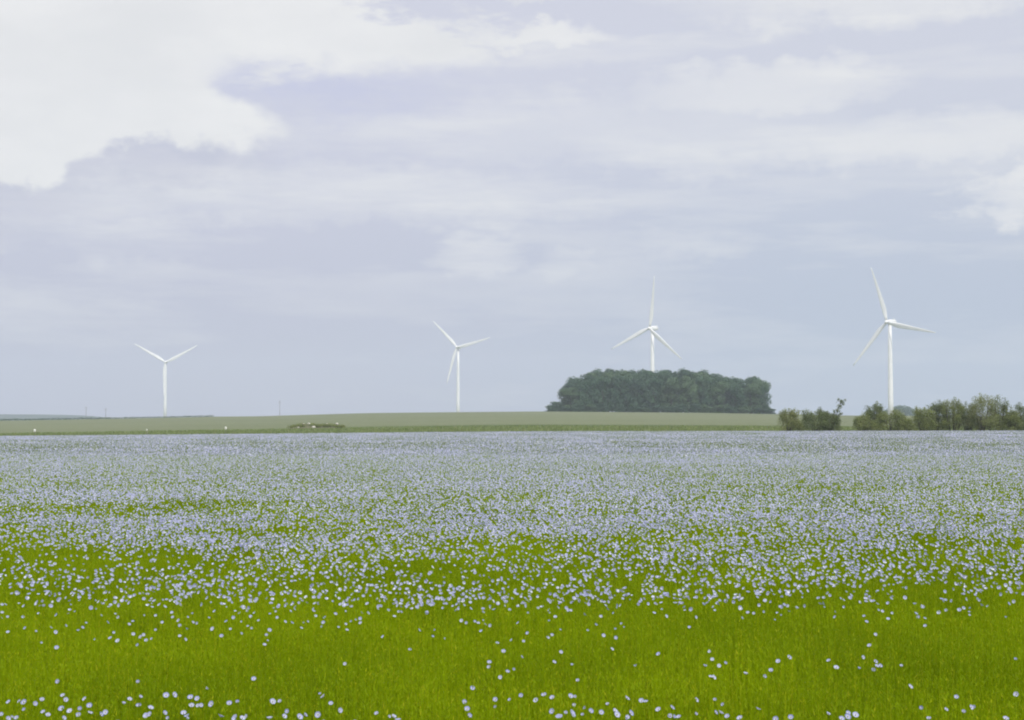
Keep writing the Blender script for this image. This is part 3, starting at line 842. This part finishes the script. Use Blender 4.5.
def build_sky():
    w = bpy.data.worlds.new('World'); SC.world = w; w.use_nodes = True
    nt = w.node_tree; nt.nodes.clear(); g = NT(nt)
    sky = g.n('ShaderNodeTexSky', sky_type='NISHITA'); sky.sun_disc = False
    sky.sun_elevation = SUN_EL
    sx, sy = math.cos(SUN_AZ), math.sin(SUN_AZ)
    sky.sun_rotation = math.atan2(sx, sy) % (2*PI)
    d = g.n('ShaderNodeTexCoord').outputs['Generated']
    x, y, z = g.xyz(d)[:3]
    # bearing and height above the horizon, in the same units for every direction of the sky
    U = g.m('MULTIPLY_ADD', g.m('ARCTAN2', x, y), F, 512.)
    V = g.m('MULTIPLY_ADD', g.m('ARCSINE', z), -F, 417.)
    cv = g.n('ShaderNodeCombineXYZ'); g.put(cv.inputs[0], g.m('DIVIDE', U, 100)); g.put(cv.inputs[1], g.m('DIVIDE', V, 100)); P = cv.outputs[0]
    nz = lambda sx, sy, sc=1, det=5, off=(0, 0, 0), rough=.55: g.noise(g.mapping(P, (sx, sy, 1), off), sc, det, rough)
    c0 = lambda v, k: g.m('MULTIPLY', g.m('SUBTRACT', v, .5), k)
    edge = g.m('ADD', c0(nz(1.5, 2.2, 1, 9, rough=.56), 115), c0(nz(4, 5.5, 1, 6, (4, 2, 0), .6), 65))
    edge2 = g.m('ADD', c0(nz(1.0, 3.0, 1, 9, (7, 1, 3), .66), 110), c0(nz(3.2, 8, 1, 6, (1, 8, 0), .65), 50))
    fc = g.n('ShaderNodeFloatCurve'); cur = fc.mapping.curves[0]
    pts = [(-400, 205), (0, 206), (60, 200), (90, 172), (120, 158), (165, 160), (210, 155), (250, 150), (285, 141), (300, 120), (322, 84), (470, 80), (520, 62), (590, 34), (700, -10), (900, -60), (1400, -120)]
    # the curve works on 0..1: bearing (-400..1400), height (-150..250)
    while len(cur.points) < len(pts): cur.points.new(.5, .5)
    for pt, (a, b) in zip(cur.points, pts): pt.location = ((a + 400)/1800, (b + 150)/400); pt.handle_type = 'VECTOR'
    fc.mapping.use_clip = False; fc.mapping.update()
    g.put(fc.inputs['Value'], g.m('DIVIDE', g.m('ADD', U, 400), 1800))
    low = g.m('MULTIPLY_ADD', fc.outputs[0], 400, -150)
    soft = g.m('MULTIPLY_ADD', g.smooth(U, 150, 330), 13, 9)
    white = g.smooth(g.m('ADD', g.m('SUBTRACT', low, V), g.m('MULTIPLY', edge, .55)), g.m('MULTIPLY', soft, -.7), soft)
    # the grey tongue that cuts into the white from the right
    top_t = g.m('ADD', 73, g.m('MULTIPLY', edge2, .55)); bot_t = g.m('ADD', g.m('MULTIPLY_ADD', g.m('SUBTRACT', U, 195), .46, 94), g.m('MULTIPLY', edge, .25))
    ton = g.m('MULTIPLY', g.smooth(g.m('SUBTRACT', V, top_t), -10, 22), g.smooth(g.m('SUBTRACT', bot_t, V), -4, 12))
    ton = g.m('MULTIPLY', ton, g.smooth(g.m('ADD', U, edge2), 190, 240))
    white = g.m('MULTIPLY', white, g.m('SUBTRACT', 1, ton))
    # grey gap along the top, right of the white mass
    gap = g.m('MULTIPLY', g.smooth(g.m('SUBTRACT', g.m('ADD', g.m('MULTIPLY', g.m('SUBTRACT', U, 268), .22), edge2), V), -4, 26), g.m('SUBTRACT', 1, g.smooth(U, 700, 900)))
    white = g.m('MULTIPLY', white, g.m('SUBTRACT', 1, gap))
    # soft paler bands and puffs
    def puff(u, v, ru, rv, k, warp=.5):
        a = g.m('DIVIDE', g.m('SUBTRACT', g.m('ADD', U, g.m('MULTIPLY', edge2, warp*1.6)), u), ru); b = g.m('DIVIDE', g.m('SUBTRACT', g.m('ADD', V, g.m('MULTIPLY', edge, warp)), v), rv)
        r2 = g.m('ADD', g.m('MULTIPLY', a, a), g.m('MULTIPLY', b, b))
        return g.m('MULTIPLY', g.m('SUBTRACT', 1, g.smooth(r2, .05, 1.3)), k)
    white = g.m('MAXIMUM', white, puff(535, 41, 80, 13, .95, .45)); white = g.m('MAXIMUM', white, puff(530, 6, 30, 10, .5, .6)); white = g.m('MAXIMUM', white, puff(272, 3, 26, 6, .7, .3))
    pale = puff(765, 98, 150, 30, .95)
    for q in [(640, 135, 280, 48, .60), (900, 10, 250, 40, 1.0), (1012, 210, 78, 34, .75, .9), (478, 256, 52, 28, .50, .45), (560, 262, 40, 16, .22, .5), (330, 195, 330, 40, .55), (900, 150, 260, 26, .55), (690, 245, 70, 16, .22), (120, 245, 200, 24, .28), (60, 330, 180, 30, .16), (610, 60, 120, 22, .35)]:
        pale = g.m('MAXIMUM', pale, puff(*q))
    streak = nz(.22, 1.5, 1, 6, (3, 5, 1), .6)
    fine = nz(.8, 3.2, 1, 6, (9, 2, 4), .6)
    pale = g.m('ADD', pale, g.m('ADD', g.m('MULTIPLY', g.m('MULTIPLY', g.m('SUBTRACT', g.smooth(streak, .38, .62), .45), .58), g.m('SUBTRACT', 1, g.m('MULTIPLY', g.smooth(V, 200, 400), .6))), c0(fine, .55)), clamp=True)
    t = g.smooth(V, 60, 410)
    right = g.smooth(g.m('ADD', U, g.m('MULTIPLY', edge2, 2)), 250, 900)
    s = 1/.1
    K = lambda r, gg, b: (r*s, gg*s, b*s)
    hi = g.mix(right, K(.668, .678, .782), K(.660, .680, .772))
    lo = g.mix(right, K(.495, .510, .640), K(.428, .500, .640))
    greyc = g.mix(t, hi, lo)
    cl = g.mix(pale, greyc, K(.835, .838, .848))
    bank = g.m('MULTIPLY', g.m('MULTIPLY', g.smooth(g.m('SUBTRACT', V, low), -30, 0), g.m('SUBTRACT', 1, g.smooth(g.m('ADD', g.m('SUBTRACT', V, low), edge), 5, 75))), g.m('SUBTRACT', 1, g.smooth(U, 215, 310)))
    cl = g.mix(g.m('MULTIPLY', bank, .75), cl, g.mix(g.smooth(fine, .38, .62), K(.565, .58, .685), K(.635, .64, .725)))
    lil = g.m('MULTIPLY', g.m('MULTIPLY', ton, g.m('SUBTRACT', 1, g.smooth(g.m('ADD', V, edge2), 82, 135))), g.m('SUBTRACT', 1, g.smooth(U, 330, 520)))
    cl = g.mix(g.m('MULTIPLY', lil, .8), cl, K(.590, .610, .780))
    whitec = g.mix(g.smooth(nz(.5, 1.2, 1, 5, (2, 2, 2)), .3, .7), K(.815, .818, .825), K(.895, .892, .888))
    cl = g.mix(white, cl, whitec)
    # overhead and behind: broken bright cloud
    over = g.mix(g.smooth(g.noise(d, 2.2, 6), .35, .65), K(1.0, 1.03, 1.12), K(1.8, 1.78, 1.74))
    cl = g.mix(g.smooth(V, -60, -420), cl, over)
    # the blue sky itself shows a little through the thin cloud
    full = g.mix(.93, sky.outputs[0], cl)
    # below the horizon
    full = g.mix(g.smooth(V, 440, 520), full, K(.2, .22, .2))
    bg = g.n('ShaderNodeBackground'); g.put(bg.inputs['Color'], full); bg.inputs['Strength'].default_value = .1
    out = g.n('ShaderNodeOutputWorld'); nt.links.new(bg.outputs[0], out.inputs['Surface'])
    w.cycles.sampling_method = 'MANUAL'; w.cycles.sample_map_resolution = 1024
    sun = bpy.data.lights.new('sun', 'SUN'); sun.energy = 3.0; sun.angle = math.radians(4); sun.color = (1, .96, .90)
    so = link('sun', sun)
    dv = Vector((math.cos(SUN_EL)*sx, math.cos(SUN_EL)*sy, math.sin(SUN_EL)))
    so.rotation_mode = 'QUATERNION'; so.rotation_quaternion = dv.to_track_quat('Z', 'Y')

def build_camera():
    c = bpy.data.cameras.new('camera'); c.sensor_width = 36; c.lens = F/1024*36
    c.clip_start = .1; c.clip_end = 12000
    o = link('camera', c); o.location = (0, 0, EYE); o.rotation_euler = (PI/2 + PITCH, 0, 0)
    SC.camera = o

build_ground(); build_crop(); build_bloom(); build_single_plants()
build_wood(); build_bushes(); build_turbines(); build_small(); build_grass()
build_haze(); build_sky(); build_camera()

SC.view_settings.view_transform = 'Standard'; SC.view_settings.look = 'None'
SC.view_settings.exposure = 0; SC.view_settings.gamma = 1
SC.render.resolution_x = 1024; SC.render.resolution_y = 720
cy = SC.cycles
cy.filter_width = 2.0
cy.max_bounces = 8; cy.transparent_max_bounces = 8; cy.volume_bounces = 1
